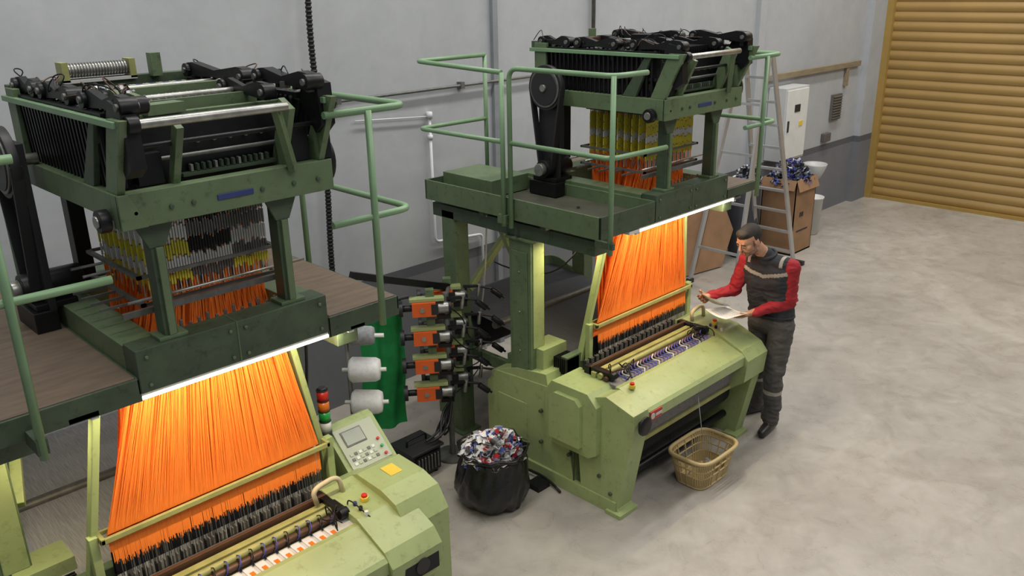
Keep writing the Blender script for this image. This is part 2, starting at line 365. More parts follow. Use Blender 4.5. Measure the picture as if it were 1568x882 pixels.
# ------------------------------------------------------------------ LOOM
CRM=mat('cream_hose',(.6,.52,.33),.6)
def make_loom(name,ox,var):
    root=empty(name,(5.0+ox,3.6,0))
    off=(ox,0,0)
    left=(var=='L')
    g=MB('loom_bed',off)
    xr=5.63+(.13 if left else 0)
    g.prism([(4.32,0),(4.32,.60),(4.22,.72),(3.62,.76),(3.55,.66),(3.45,.12),(3.40,0)],3.98,4.26,GL)
    g.prism([(4.0,.72),(4.28,.66),(4.28,.70),(4.02,.80),(3.72,.84),(3.70,.74)],3.99,4.30,GL)
    hp=[(3.66,.42),(3.66,.78),(3.60,.86),(3.28,.86),(3.20,.78),(3.20,.42),(3.26,.38),(3.60,.38)]
    g.prism(hp,3.92,4.22,GL)
    g.prism([(3.60,.44),(3.60,.76),(3.55,.80),(3.36,.80),(3.32,.76),(3.32,.44)],3.885,3.93,GL)
    g.prism([(3.02,0),(3.36,0),(3.40,.45),(3.34,.80),(3.16,.865),(2.93,.80),(2.92,.72),(3.04,.05)],3.97,4.13,GL)
    g.prism([(3.05,0),(4.32,0),(4.32,.10),(3.05,.10)],3.96,4.0,GL)
    g.box(3.94,4.14,2.99,3.12,0,.03,GL)
    g.box(3.974,3.985,3.9,4.2,.25,.55,GL)
    g.box(3.976,3.985,3.44,3.448,.04,.40,GD)
    for yy,zz in((3.48,.30),(3.75,.3),(3.75,.55),(3.2,.25),(4.2,.15),(3.1,.15)): g.cyl((3.955,yy,zz),(3.99,yy,zz),.014,GD,n=10)
    xc=5.34+(.1 if left else 0)
    pr=[(2.92,.56),(2.90,.74),(2.96,.81),(3.18,.90),(3.50,.93),(3.64,.86),(3.66,.55),(3.5,.35),(3.2,.35)]
    g.prism(pr,xc,xr,GL)
    g.prism([(3.05,0),(3.5,0),(3.5,.5),(3.30,.56),(2.93,.58)],xr-.14,xr-.03,GL)
    g.prism([(3.5,0),(4.30,0),(4.30,.60),(3.60,.66),(3.5,.6)],xr-.2,xr-.04,GL)
    g.box(xr-.2,xr-.02,3.0,3.12,0,.03,GL)
    if left:
        g.prism([(3.04,.30),(3.04,.80),(3.12,.915),(3.24,.95),(3.46,.955),(3.56,.90),(3.58,.40),(3.4,.25)],5.64,5.93,GL)
        g.prism([(3.06,0),(3.5,0),(3.45,.3),(3.1,.3)],5.70,5.90,GL)
        g.box(5.52,5.74,2.905,2.915,.60,.72,DRK); g.cyl((5.63,2.905,.66),(5.63,2.898,.66),.045,BK2,n=20)
    g.prism([(2.95,.79),(3.17,.872),(3.20,.872),(3.20,.82),(2.99,.70),(2.93,.70),(2.93,.77)],4.12,xc,GL)
    g.prism([(2.985,.71),(3.05,.50),(3.065,.50),(3.02,.71)],4.13,xc+.06,FAB)
    g.box(4.13,xr-.14,3.03,3.07,.475,.505,BRS)
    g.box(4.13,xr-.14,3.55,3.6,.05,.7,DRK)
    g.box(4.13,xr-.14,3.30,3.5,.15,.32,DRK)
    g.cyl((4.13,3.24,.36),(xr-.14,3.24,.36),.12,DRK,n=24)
    g.cyl((4.13,3.16,.16),(xr-.14,3.16,.16),.028,BLK)
    g.box(4.13,xc+.02,3.18,4.25,.72,.80,GM)
    g.box(4.15,xc,3.19,3.29,.80,.862,WHC if left else FAB)
    g.cyl((4.15,3.315,.875),(xc,3.315,.875),.020,BRN)
    g.cyl((4.15,3.365,.885),(xc,3.365,.885),.022,BRS)
    g.box(4.15,xc,3.40,3.44,.80,.90,BRS)
    g.box(4.17,xc,3.455,3.475,.80,.925,BRN)
    g.box(4.2,xc,3.495,3.53,.80,.89,GRY)
    g.box(4.15,xc+.05,3.66,3.72,.80,.93,GM)
    for k in range(60):
        x=4.2+k*(xc-4.25)/59
        g.box(x,x+.007,3.535,3.56,.80,.93,STL if k%3 else BLK)
    for x in(4.17,xc-.04):
        g.box(x,x+.05,3.30,3.52,.86,.92,BLK); g.cyl((x,3.28,.90),(x+.05,3.28,.90),.028,BLK)
    g.cyl((4.03,2.93,.73),(4.03,2.87,.73),.018,BLK); g.lathe((4.03,2.88,.73),[(0,.012),(.05,.016),(.066,.006),(.066,-.006),(.05,-.016),(0,-.012)],BLK,24,axis=Matrix.Rotation(math.pi/2,3,'X'))
    g.obox((4.21,2.925,.735),(.13,.01,.065),Matrix.Identity(3),REDD)
    g.cyl((4.17,2.921,.735),(4.17,2.916,.735),.022,WHC,n=16); g.box(4.20,4.27,2.916,2.920,.725,.745,WHC)
    for x,y,z in((xc+.12,3.28,.925),(4.2,3.12,.88)):
        g.cyl((x,y,z-.02),(x,y,z+.008),.022,YST,n=14); g.cyl((x,y,z+.008),(x,y,z+.022),.016,RED,n=14)
    for k in range(3): g.cyl((xc+.06,3.18+.05*k,.89),(xc+.06,3.18+.05*k,.922+.004*k),.011,[WHT,BLK,BLU][k],n=10)
    if left: g.obox((5.80,3.36,.955),(.08,.10,.004),Matrix.Rotation(.04,3,'X'),YST)
    g.box(4.05,4.30,3.80,3.98,.74,.98,GL)
    for k in range(7): g.box(4.13,4.28,3.66+k*.018,3.668+k*.018,.80,.92,BLK)
    g.build(root,bevel=.008)

    g=MB('woven_labels',off)
    if left:
        for k in range(17):
            x=4.28+k*(xc-4.42)/16
            g.box(x,x+.045,3.195,3.275,.862,.866,S1); g.box(x+.012,x+.034,3.205,3.235,.866,.868,ORL)
            g.cyl((x+.055,3.27,.87),(x+.07,3.33,.90),.006,BLK,n=6)
            pts=[(x+.05,3.29,.87),(x+.06,3.27,.91),(x+.075,3.31,.93),(x+.08,3.36,.90)]
            g.tube(fillet(pts,.03),.003,BLF if k%3 else BLK,5)
    else:
        for k in range(30):
            x=4.24+k*(xc-4.34)/29
            m=[BLF,S1,S4,S5,BLF][k%5]
            pts=[(x,3.20,.868),(x+.03,3.22,.885),(x+.045,3.26,.868),(x+.02,3.285,.885),(x+.06,3.30,.90)]
            g.tube(fillet(pts,.02,4),.0045,m,6)
            g.box(x+.01,x+.025,3.20,3.25,.862,.866,S4)
    for k in range(12):
        a=(R.uniform(4.15,4.4) if k<6 else R.uniform(xc-.25,xc+.05),3.3,.92)
        cable(g,a,(a[0]+R.uniform(-.12,.12),3.2+R.uniform(-.05,.1),.89),-.05,.004,BLK)
    g.build(root)

    g=MB('gantry_frame',off)
    for (x0,x1) in((4.0,4.14),(5.50,5.62)):
        g.box(x0,x1,3.87,4.08,.70,1.80,GM)
        g.box(x0-.02,x1+.02,3.84,4.10,1.78,1.80,GM)
        g.box(x0+.0,x1,4.66,4.80,0,1.86,GM)
        g.box(x0-.03,x1+.03,4.62,4.84,0,.02,GM)
        g.box(x0,x1,3.3,4.9,1.80,1.90,GD)
    g.box(4.02,4.13,3.863,3.872,.98,1.77,GL)
    g.box(4.0-.008,4.0,3.90,4.05,.8,1.7,GM)
    for z in(.95,1.25,1.55): g.cyl((3.985,3.975,z),(4.0,3.975,z),.008,STL,n=8)
    g.beam((4.47,3.56,1.92),(4.31,3.68,.86),.034,.05,GL,up=(0,1,0))
    g.beam((5.36,3.56,1.92),(5.60,3.68,.90),.035,.05,GL,up=(0,1,0))
    g.beam((4.16,3.95,1.25),(4.42,4.70,1.82),.05,.05,GL); g.beam((4.16,4.7,1.2),(4.9,4.7,1.84),.05,.05,GL)
    g.beam((5.5,4.7,1.2),(4.9,4.7,1.84),.05,.05,GM)
    g.box(4.1,5.55,4.70,4.76,1.80,1.90,GM)
    g.build(root,bevel=.004)

    g=MB('service_platform',off)
    for x0,x1 in((3.95,4.53),(5.41,5.82)):
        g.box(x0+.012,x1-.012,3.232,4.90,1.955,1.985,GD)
        zt=2.0 if (left or x0>5) else 1.99
        g.box(x0+.014,x1-.012,3.234,4.89,1.985,zt+.004,PLY if (left or x0>5) else TRY)
        zf=2.0 if (left or x0>5) else 2.08
        g.box(x0,x0+.012,3.22,4.92,1.93 if not left else 1.90,zf,GM if not left else GD)
        g.box(x1-.012,x1,3.22,4.92,1.93,zf,GM if not left else GD)
        g.box(x0,x1,3.22,3.232,1.93 if not left else 1.90,zf,GD)
        g.box(x0,x1,4.90,4.912,1.93,zf,GD)
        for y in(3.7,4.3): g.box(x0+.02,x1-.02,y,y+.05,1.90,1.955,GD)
    g.box(4.53,5.41,4.35,4.90,1.95,1.99,GD)
    g.box(4.53,5.41,3.22,3.34,1.93,2.115,GD); g.box(4.53,4.67,3.345,4.45,1.95,2.105,GM)
    g.box(5.28,5.41,3.345,4.45,1.95,2.105,GM); g.box(4.67,5.28,4.30,4.45,1.95,2.10,GM)
    g.box(4.96,4.967,3.216,3.345,1.928,2.118,GM)
    for x in(4.57,4.93,5.0,5.37): 
        for z in(1.96,2.08): g.cyl((x,3.21,z),(x,3.22,z),.008,GM,n=8)
    for k in range(14):
        g.box(4.70+.04*k,4.715+.04*k,3.36,3.37,2.10,2.118+.01*(k%3),GRY)
    if left:
        g.cyl((4.15,3.9,2.005),(4.15,3.9,2.03),.02,BLK)
    else:
        g.box(4.10,4.48,4.35,4.88,2.0,2.12,GM); g.cyl((4.3,3.7,2.0),(4.3,3.7,2.006),.012,BLK)
    g.box(4.42,4.60,4.02,4.24,2.10,2.13,BLK); g.cyl((4.40,4.13,2.19),(4.66,4.13,2.19),.065,BLK,n=20)
    g.box(4.40,4.50,4.0,4.26,2.0,2.1,BLK)
    g.cyl((4.36,4.13,2.19),(4.40,4.13,2.19),.045,STL,n=16)
    g.build(root,bevel=.004)
    g=MB('drive_belt',off)
    g.cyl((4.43,4.13,2.76),(4.47,4.13,2.76),.155,BK2,n=36); g.cyl((4.42,4.13,2.76),(4.43,4.13,2.76),.135,GRY,n=36)
    g.cyl((4.415,4.13,2.76),(4.42,4.13,2.76),.12,BK2,n=36); g.cyl((4.40,4.13,2.76),(4.58,4.13,2.76),.025,STL,n=16)
    for sg in(-1,1): g.beam((4.45,4.13+sg*.145,2.76),(4.45,4.13+sg*.055,2.19),.05,.014,BK2,up=(0,1,0))
    if left: g.box(4.47,4.50,4.0,4.26,2.1,2.85,BK2) 
    else: g.box(4.475,4.49,4.03,4.23,2.1,2.7,BK2)
    g.build(root,bevel=.002)

    g=MB('guard_railing',off); r=.0165
    zt,zm=2.94,2.46
    for z in(zt,zm):
        g.tube(fillet([(3.93,4.05,z-.03 if z==zt else z),(3.93,4.92,z),(4.60,4.92,z)],.06),r,GR)
    g.tube([(3.93,4.05,1.88),(3.93,4.05,zt-.03)],r,GR); g.tube([(4.60,4.92,1.95),(4.60,4.92,zt)],r,GR)
    g.tube(fillet([(3.93,3.98,1.88),(3.93,3.98,zt),(3.93,3.12,zt),(4.22,3.10,zt)],.08),r,GR)
    g.tube(fillet([(3.93,3.98,zm),(3.93,3.13,zm),(4.46,3.11,zm)],.07),r,GR)
    g.tube([(3.94,3.13,1.86),(3.94,3.13,zt)],r,GR)
    if left: g.tube([(4.12,3.11,1.86),(4.12,3.11,zt)],r,GR); g.box(4.10,4.14,3.10,3.24,1.88,1.94,GD)
    g.box(3.925,3.95,3.10,3.24,1.90,1.94,GD); g.box(3.915,3.95,4.02,4.1,1.9,1.96,GM)
    for z in(zt,zm): g.tube(fillet([(5.42,3.12,z),(5.86,3.12,z),(5.86,4.85,z)],.08),r,GR)
    g.tube([(5.64,3.11,1.93),(5.64,3.11,zt)],r,GR); g.tube([(5.86,4.1,1.93),(5.86,4.1,zt)],r,GR); g.tube([(5.86,4.85,1.93),(5.86,4.85,zt)],r,GR)
    g.build(root)

    g=MB('jacquard_frame',off)
    for x in(4.672,5.225):
        g.box(x,x+.055,3.255,3.33,2.115,2.63,GD); g.box(x-.03,x+.09,3.240,3.342,2.115,2.13,GM)
        g.box(x+.015,x+.045,3.24,3.257,2.13,2.5,GM)
        g.prism([(x-.05,2.60),(x+.105,2.60),(x+.06,2.50),(x-.005,2.50)],3.25,3.265,GD,axis='y')
        g.box(x,x+.07,4.16,4.24,2.105,2.63,BLK); g.box(x-.03,x+.1,4.13,4.27,2.105,2.12,GM)
    g.box(4.56,5.50,3.21,3.275,2.60,2.735,GM); g.box(4.56,4.62,3.275,4.38,2.63,2.735,GM)
    g.box(5.44,5.50,3.275,4.38,2.63,2.735,GD); g.box(4.56,5.50,4.32,4.38,2.62,2.735,GD)
    g.prism([(4.66,2.60),(4.60,2.735),(4.56,2.735),(4.56,2.60)],3.20,3.22,GM,axis='y')
    for x in(4.62,4.76,4.85,5.15,5.3,5.42):
        g.cyl((x,3.20,2.66),(x,3.21,2.66),.010,GD,n=10)
    g.box(4.95,5.11,3.205,3.21,2.648,2.672,BLU)
    for x in(4.55,): 
        g.cyl((x-.04,3.30,2.63),(x+.0,3.30,2.63),.045,BLK,n=20); g.cyl((x-.05,3.30,2.63),(x-.04,3.30,2.63),.025,STL,n=14)
    g.cyl((5.50,3.34,2.72),(5.53,3.34,2.72),.12,BLK,n=28)
    for x in(4.57,5.44):
        g.prism([(3.22,2.735),(3.33,2.735),(3.20,3.02),(3.08,3.02)],x,x+.03,GM)
        g.prism([(3.45,2.735),(3.56,2.735),(3.38,3.0),(3.33,3.0)],x,x+.025,GD)
        g.box(x,x+.03,4.25,4.36,2.735,3.05,GM)
        g.box(x-.012,x+.012,3.12,4.40,2.99,3.015,GR)
    g.prism([(3.27,2.70),(3.30,2.735),(3.19,2.98),(3.15,2.96)],4.80,4.83,GM)
    g.prism([(3.27,2.70),(3.34,2.735),(3.23,3.02),(3.15,2.98)],5.28,5.31,GM)
    g.box(4.58,5.46,4.34,4.40,3.0,3.06,GD)
    g.beam((5.30,3.2,2.72),(5.20,3.12,3.0),.03,.04,GM)
    g.box(4.86,5.30,3.29,3.33,2.745,2.76,GD)
    for k in range(14): g.box(4.90+k*.026,4.912+k*.026,3.30,3.325,2.76,2.79,GD if k%4 else STL)
    # green cross members across the top of the head
    for y in(3.40,3.66,3.93,4.2): g.box(4.60,5.45,y,y+.03,2.955,2.99,GM if left else GD)
    for x in(4.72,4.90,5.10,5.30): g.box(x,x+.02,3.36,4.3,2.94,2.965,GM if left else GD)
    g.build(root,bevel=.004)

    g=MB('jacquard_mechanism',off)
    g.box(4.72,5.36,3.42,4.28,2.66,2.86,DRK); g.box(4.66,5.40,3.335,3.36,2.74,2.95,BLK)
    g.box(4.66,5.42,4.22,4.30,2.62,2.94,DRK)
    g.cyl((4.64,3.10,3.0),(5.24,3.10,3.0),.018,STL,n=16); g.cyl((4.60,3.10,3.0),(4.64,3.10,3.0),.032,BLK)
    g.cyl((4.6,3.36,2.80),(5.45,3.36,2.80),.022,BLK); g.cyl((4.6,3.30,2.83),(5.45,3.30,2.83),.009,GRY)
    g.cyl((4.6,3.22,2.90),(5.45,3.22,2.90),.010,BLK); g.box(4.68,4.78,3.28,3.33,2.74,2.86,BLK); g.box(5.34,5.42,3.26,3.33,2.74,2.88,BLK)
    for k in range(5): g.cyl((4.95+k*.07,3.33,2.88),(4.95+k*.07,3.31,2.88),.010,GRY,n=8)
    # internal hook tops visible between the green members
    for k in range(24):
        x=4.735+k*.026
        for j in range(3): g.box(x,x+.007,3.45+j*.27,3.62+j*.27,2.86,2.93,(GRY if (k+j)%2 else STL) if left else BLK)
    for x in(4.60,5.42):
        for k in range(26):
            y=3.34+k*.0395
            g.beam((x,y,2.735),(x-.012,y,3.0),.010,.015,BLK)
            g.cyl((x-.02,y,3.0),(x+.03,y,3.025),.009,GRY if k%3==0 else BLK,n=8)
        g.box(x-.012,x+.03,3.30,4.38,3.0,3.025,BLK)
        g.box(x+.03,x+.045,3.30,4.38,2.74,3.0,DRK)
        g.box(x+.0,x+.02,3.3,4.38,2.84,2.86,BLK)
    def rocker(x,y0,y1,z,w,m=BLK):
        pf=[(y0,z-.035),(y0-.025,z+.0),(y0,z+.035),(y0+.06,z+.04),((y0+y1)/2,z+.012),(y1-.05,z+.04),(y1,z+.035),(y1+.025,z),(y1,z-.03),((y0+y1)/2,z-.02)]
        g.prism(pf,x,x+w,m)
        for y in(y0,y1): g.cyl((x-.015,y,z),(x+w+.015,y,z),.033,BLK,n=18); g.cyl((x-.025,y,z),(x+w+.025,y,z),.014,GRY,n=12)
    rocker(4.61,3.14,3.50,3.06,.035); rocker(4.61,3.66,3.98,3.06,.035); rocker(4.61,4.08,4.32,3.06,.03)
    rocker(4.70,3.24,3.52,3.05,.022,GM if left else BLK)
    rocker(5.38,3.16,3.56,3.08,.05); rocker(5.38,3.70,4.26,3.07,.045); rocker(5.26,3.30,3.66,3.04,.025,BLK)
    rocker(5.47,3.2,3.5,2.98,.035)
    g.prism([(3.14,2.90),(3.19,2.86),(3.30,3.0),(3.25,3.09),(3.15,3.07)],5.42,5.49,BLK)
    g.prism([(3.10,2.84),(3.16,2.80),(3.26,3.0),(3.22,3.08),(3.12,3.06)],4.59,4.65,BLK)
    g.prism([(3.22,2.74),(3.31,2.74),(3.29,2.96),(3.23,2.98)],5.47,5.51,BLK)
    for y in(3.58,4.02): g.cyl((4.62,y,3.03),(5.44,y,3.03),.014,BLK if not left else STL)
    for k in range(14):
        y=3.18+k*.085
        g.obox((4.655+R.uniform(-.01,.01),y,3.035+R.uniform(-.01,.02)),(.03,.025,.03),Matrix.Rotation(R.uniform(-.4,.4),3,'Z'),R.choice([BLK,BLK,GRY]))
        g.obox((5.40+R.uniform(-.02,.02),y,3.04+R.uniform(-.01,.02)),(.04,.025,.03),Matrix.Rotation(R.uniform(-.4,.4),3,'Z'),R.choice([BLK,BLK,GRY]))
    if left:
        for k in range(28):
            x=4.86+k*.016
            g.box(x,x+.006,3.50,3.80,2.99,3.02,GRY if k%2 else WHC); 
            g.box(x,x+.007,3.88,4.15,3.0,3.035,[WHC,S3,GRY,WHC][k%4])
        g.box(4.84,5.32,3.48,3.50,2.98,3.03,GM); g.box(4.84,5.32,3.82,3.86,2.98,3.05,GM)
        g.cyl((4.84,4.36,3.10),(5.12,4.36,3.10),.030,GRY,n=20)
        for k in range(20): g.cyl((4.845+k*.0137,4.36,3.10),(4.850+k*.0137,4.36,3.10),.034,STL,n=20)
        g.box(4.81,4.84,4.32,4.40,3.05,3.14,BRS); g.box(5.12,5.15,4.32,4.40,3.05,3.14,BRS); g.box(4.81,5.15,4.32,4.40,3.045,3.06,WHC)
        g.box(5.22,5.27,4.3,4.35,3.05,3.16,GM)
        g.obox((4.76,3.62,3.04),(.10,.16,.03),Matrix.Rotation(.3,3,'Z'),GR); g.obox((4.86,3.40,3.01),(.16,.08,.04),Matrix.Rotation(.1,3,'Z'),GM)
        scraps(g,(4.76,3.62,3.055),.07,.12,.02,50,[S1,S4,BRN],.035)
    else:
        g.box(4.84,5.32,3.50,4.2,2.94,2.99,BLK)
        for k in range(30):
            x=4.70+k*.022; g.box(x,x+.008,3.36,3.5,2.93,3.03,BLK)
        g.obox((4.86,4.1,3.06),(.18,.1,.04),Matrix.Rotation(.1,3,'Z'),BRN)
        g.obox((5.02,4.2,3.08),(.04,.04,.1),Matrix.Rotation(.1,3,'Z'),GM)
        g.obox((5.28,3.9,3.06),(.12,.2,.05),Matrix.Rotation(.3,3,'Z'),BLK)
        rocker(4.95,3.5,4.1,3.05,.04)
    for k in range(26):
        a=(R.choice([4.62,4.68,5.38,5.45])+R.uniform(-.04,.04),R.uniform(3.2,4.3),3.07); b2=(a[0]+R.uniform(-.1,.1),a[1]+R.uniform(.05,.25),3.06)
        cable(g,a,b2,-R.uniform(.02,.05),.003,R.choice([BLK,BLK,BRN]))
    g.build(root,bevel=.003)

    g=MB('hook_array',off)
    rr=random.Random(3)
    g.box(4.70,5.28,3.44,3.98,2.60,2.66,BLK)
    for j in range(9):
        y=3.455+j*.062
        for i in range(46):
            x=4.715+i*.0122
            dz=rr.uniform(-.014,.014)
            if left:
                blk=i//8
                if blk in(2,3): cs=(BLK,GRY,DRK,WHC,GRY)
                elif blk>=4: cs=(GRY,GRY,WHC,GRY,YEL)
                else: cs=(WHC,WHT,YEL,WHT,YEL)
                zs=(2.61,2.52,2.45,2.38,2.32,2.27)
            else:
                cs=(YEL,YEL,WHT,YEL,YEL); zs=(2.58,2.52,2.46,2.41,2.35,2.29)
            for c_,za,zb in zip(cs,zs[:-1],zs[1:]):
                g.box(x-.001,x+.0072,y-.002,y+.005,zb+dz+.004,za+dz-.004,c_)
            g.box(x+.001,x+.005,y,y+.004,2.22,2.62,WHC if (i+j)%2 else (ORG if (i+j)%4==0 else GRY))
    for z,m in((2.33,GRY),(2.21,GRY)):
        g.box(4.66,5.30,3.42,3.432,z,z+.014,m); g.box(4.66,5.30,3.985,3.995,z,z+.014,m)
        g.box(4.66,4.68,3.42,3.995,z,z+.014,m); g.box(5.28,5.30,3.42,3.995,z,z+.014,m)
    for k in range(5): g.box(4.52,4.66,3.5+.1*k,3.508+.1*k,2.21,2.22,GRY)
    g.box(4.56,5.30,3.36,3.375,2.20,2.225,GRY)
    for y in(3.40,3.9,4.05): g.cyl((4.60,y,2.25),(5.42,y,2.25),.007,STL,n=8)
    g.build(root,recalc=False)

    g=MB('harness_cords',off)
    rr=random.Random(11)
    N=620
    def P(t,s,y0,k=1.0):
        xt=4.975+(.53*k)*(t-.5); xb=4.955+1.11*(t-.5)
        return xt*(1-s)+xb*s, y0*(1-s)+3.60*s, 2.22*(1-s)+1.14*s
    for i in range(N):
        t=(i+.5)/N; tt=min(1,max(0,t+rr.uniform(-.02,.02)+.02*math.sin(t*40))); y0=3.50+.09*rr.random()
        b1=P(t,1,y0); a1=P(tt,0,y0)
        pts=[]
        for k in range(5):
            s=k/4; pts.append((a1[0]*(1-s)+b1[0]*s, a1[1]*(1-s)+b1[1]*s-.006*math.sin(math.pi*s)*rr.random(), a1[2]*(1-s)+b1[2]*s))
        g.strand(pts,.0014+.0007*rr.random(),ORG)
    for i in range(800):
        t=rr.random(); y0=3.47+.50*rr.random(); a1=(4.72+.53*t,y0,2.30); xb=4.955+1.0*(t-.5); b1=(a1[0]*.65+xb*.35,3.60+.4*(y0-3.5),1.75)
        g.strand([a1,b1],.0028,ORG)
    for i in range(520):
        x=4.405+1.10*(i+rr.random()*.8)/520; zz=.985+rr.uniform(-.02,.02)
        if rr.random()<.9: g.strand([(x,3.595,1.12),(x,3.59,zz)],.0018,ORG)
        g.strand([(x,3.59,zz),(x,3.585,.90)],.0014,BLK if rr.random()<.8 else GRY)
        g.strand([(x,3.583,.93),(x,3.58,.80)],.0013,GRY if rr.random()<.7 else WHC)
    g.build(root,recalc=False)
    g=MB('cord_sheet',off)
    nu,nv=160,12
    for y_top,dy,kk in((3.60,.006,1),(3.72,.015,.9),(3.85,.03,.8),(3.96,.04,.75)):
        vs=[];fs=[]
        for j in range(nv+1):
            s=j/nv
            for i in range(nu+1):
                t=.5+(i/nu-.5)*(.99 if kk==1 else .9); p=P(t,s,y_top,kk); vs.append((p[0],p[1]+dy+.003*math.sin(i*.9+2*math.sin(j*.5))+.004*noise.noise(V((i*.3,j*.1,0))),p[2]))
        for j in range(nv):
            for i in range(nu): fs.append((j*(nu+1)+i,j*(nu+1)+i+1,(j+1)*(nu+1)+i+1,(j+1)*(nu+1)+i))
        g.add(vs,fs,ORS,True)
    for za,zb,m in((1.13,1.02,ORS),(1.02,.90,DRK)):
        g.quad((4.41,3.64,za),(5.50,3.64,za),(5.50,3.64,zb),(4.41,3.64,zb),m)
    g.build(root,recalc=False)
    g=MB('comber_board',off)
    g.box(4.36,5.56,3.565,3.583,1.118,1.145,BRS); g.box(4.36,5.56,3.65,3.665,1.118,1.14,BRS)
    g.box(4.36,4.38,3.565,3.66,1.115,1.15,BRS); g.box(5.54,5.56,3.565,3.66,1.115,1.15,BRS)
    g.box(4.32,4.36,3.6,3.64,.8,1.15,GL); g.box(5.56,5.60,3.6,3.64,.8,1.15,GL)
    g.build(root,bevel=.003)

    wm=WRW if left else WRP
    g=MB('warp_beam',off)
    g.quad((4.2,3.72,.90),(5.48,3.72,.90),(5.48,4.95,1.02),(4.2,4.95,1.02),wm)
    g.cyl((4.2,5.0,.78),(5.48,5.0,.78),.24,wm,n=32)
    for x in(4.16,5.48): g.cyl((x,5.0,.78),(x+.03,5.0,.78),.32,GM,n=32); g.box(x-.03,x,4.9,5.1,0,.8,GM)
    g.cyl((4.16,4.42,.97),(5.5,4.42,.97),.03,GRY); g.box(4.14,4.18,3.8,4.95,.62,.72,GM); g.box(5.5,5.54,3.8,4.95,.62,.72,GM)
    g.build(root,bevel=.004)

    g=MB('tube_lamp',off)
    x0,x1=4.33,5.55
    g.box(x0,x1,3.232,3.268,1.915,1.93,WHT); g.cyl((x0+.03,3.238,1.908),(x1-.03,3.238,1.908),.010,LAMP,n=12)
    for x in(x0,x1-.03): g.box(x,x+.03,3.225,3.265,1.89,1.92,WHT)
    g.box(x0-.08,x0+.03,3.22,3.27,1.905,1.925,WHT); g.box(x1-.02,x1+.06,3.22,3.27,1.905,1.92,GRY)
    g.box(4.12,4.38,3.70,3.73,1.785,1.80,WHT); g.cyl((4.14,3.715,1.775),(4.36,3.715,1.775),.010,LAMP,n=12)
    g.box(4.24,4.26,3.70,3.73,1.80,1.96,GRY)
    g.build(root)
    ld=bpy.data.lights.new('lamp_light','AREA'); ld.shape='RECTANGLE'; ld.size=1.1; ld.size_y=.03; ld.energy=13; ld.color=(1,.82,.55)
    lo=bpy.data.objects.new('lamp_light',ld); col.objects.link(lo); lo.parent=root
    lo.location=V((4.95+ox,3.25,1.892))-root.location
    lo.rotation_euler=(math.radians(34),0,0)
    ld=bpy.data.lights.new('lamp_light','AREA'); ld.shape='RECTANGLE'; ld.size=.22; ld.size_y=.03; ld.energy=3.5; ld.color=(1,.82,.5)
    lo=bpy.data.objects.new('lamp_light',ld); col.objects.link(lo); lo.parent=root
    lo.location=V((4.25+ox,3.715,1.762))-root.location

    g=MB('service_cables',off)
    cable(g,(4.22,3.5,1.9),(4.35,4.6,1.4),.2,.006,BLK); cable(g,(4.0,4.3,1.9),(4.3,4.75,.9),.1,.006,WHC)
    cable(g,(5.5,3.6,2.0),(5.6,3.9,1.0),.05,.008,BLK)
    g.tube(fillet([(5.36,3.42,.92),(5.34,3.42,1.01),(5.50,3.42,1.03),(5.52,3.42,.92)],.06),.014,CRM,8)
    cable(g,(3.93,4.2,.02),(3.90,3.5,.015),.0,.010,BLK)
    g.box(3.80,3.92,3.62,3.74,0,.04,BLK)
    g.build(root)
    return root

make_loom('jacquard_loom',0,'R')
make_loom('jacquard_loom',-3.44,'L')

# ------------------------------------------------------------------ signal lights
def tower(x,y,z0):
    o=MB('signal_tower_light')
    o.cyl((x,y,z0-.35),(x,y,z0),.012,GRY); o.cyl((x,y,z0-.01),(x,y,z0+.03),.034,BK2,n=20)
    cs=[WHT,GRN,ORL,RED]; z=z0+.03
    for c in cs[0:]:
        o.cyl((x,y,z),(x,y,z+.058),.032,c,n=20); o.cyl((x,y,z+.058),(x,y,z+.064),.034,BK2,n=20); z+=.064
    o.cyl((x,y,z),(x,y,z+.012),.03,BK2,n=20,r2=.02); o.build()
tower(2.23,3.78,1.06); tower(5.74,3.80,1.10)

# ------------------------------------------------------------------ control console
o=MB('control_console')
pf=[(3.96,.66),(3.96,1.01),(3.90,1.04),(3.86,1.03),(3.62,.82),(3.60,.77),(3.62,.66)]
o.prism(pf,2.27,2.60,GL)
ang=math.atan2(.21,.24); rot=Matrix.Rotation(ang,3,'X'); cc=V((2.435,3.74,.932)); nrm=rot@V((0,0,1))
o.obox(cc,(.27,.27,.012),rot,CONS)
o.obox(cc+rot@V((-.03,.06,.008)),(.14,.10,.006),rot,GRY); o.obox(cc+rot@V((-.03,.06,.012)),(.125,.085,.004),rot,SCR)
for i in range(6):
    for j in range(3): o.obox(cc+rot@V((-.10+i*.03,-.04-j*.03,.008)),(.02,.018,.006),rot,[CONS,GRY,WHT][(i+j)%3])
for i,m in enumerate((RED,GRN,RED)): o.cyl(cc+rot@V((.10,-.11+i*.05,.006)),cc+rot@V((.10,-.11+i*.05,.02)),.009,m,n=10)
o.box(2.34,2.52,3.72,3.90,0,.67,GL); o.box(2.28,2.58,3.66,3.94,0,.02,GM)
o.build(bevel=.008)

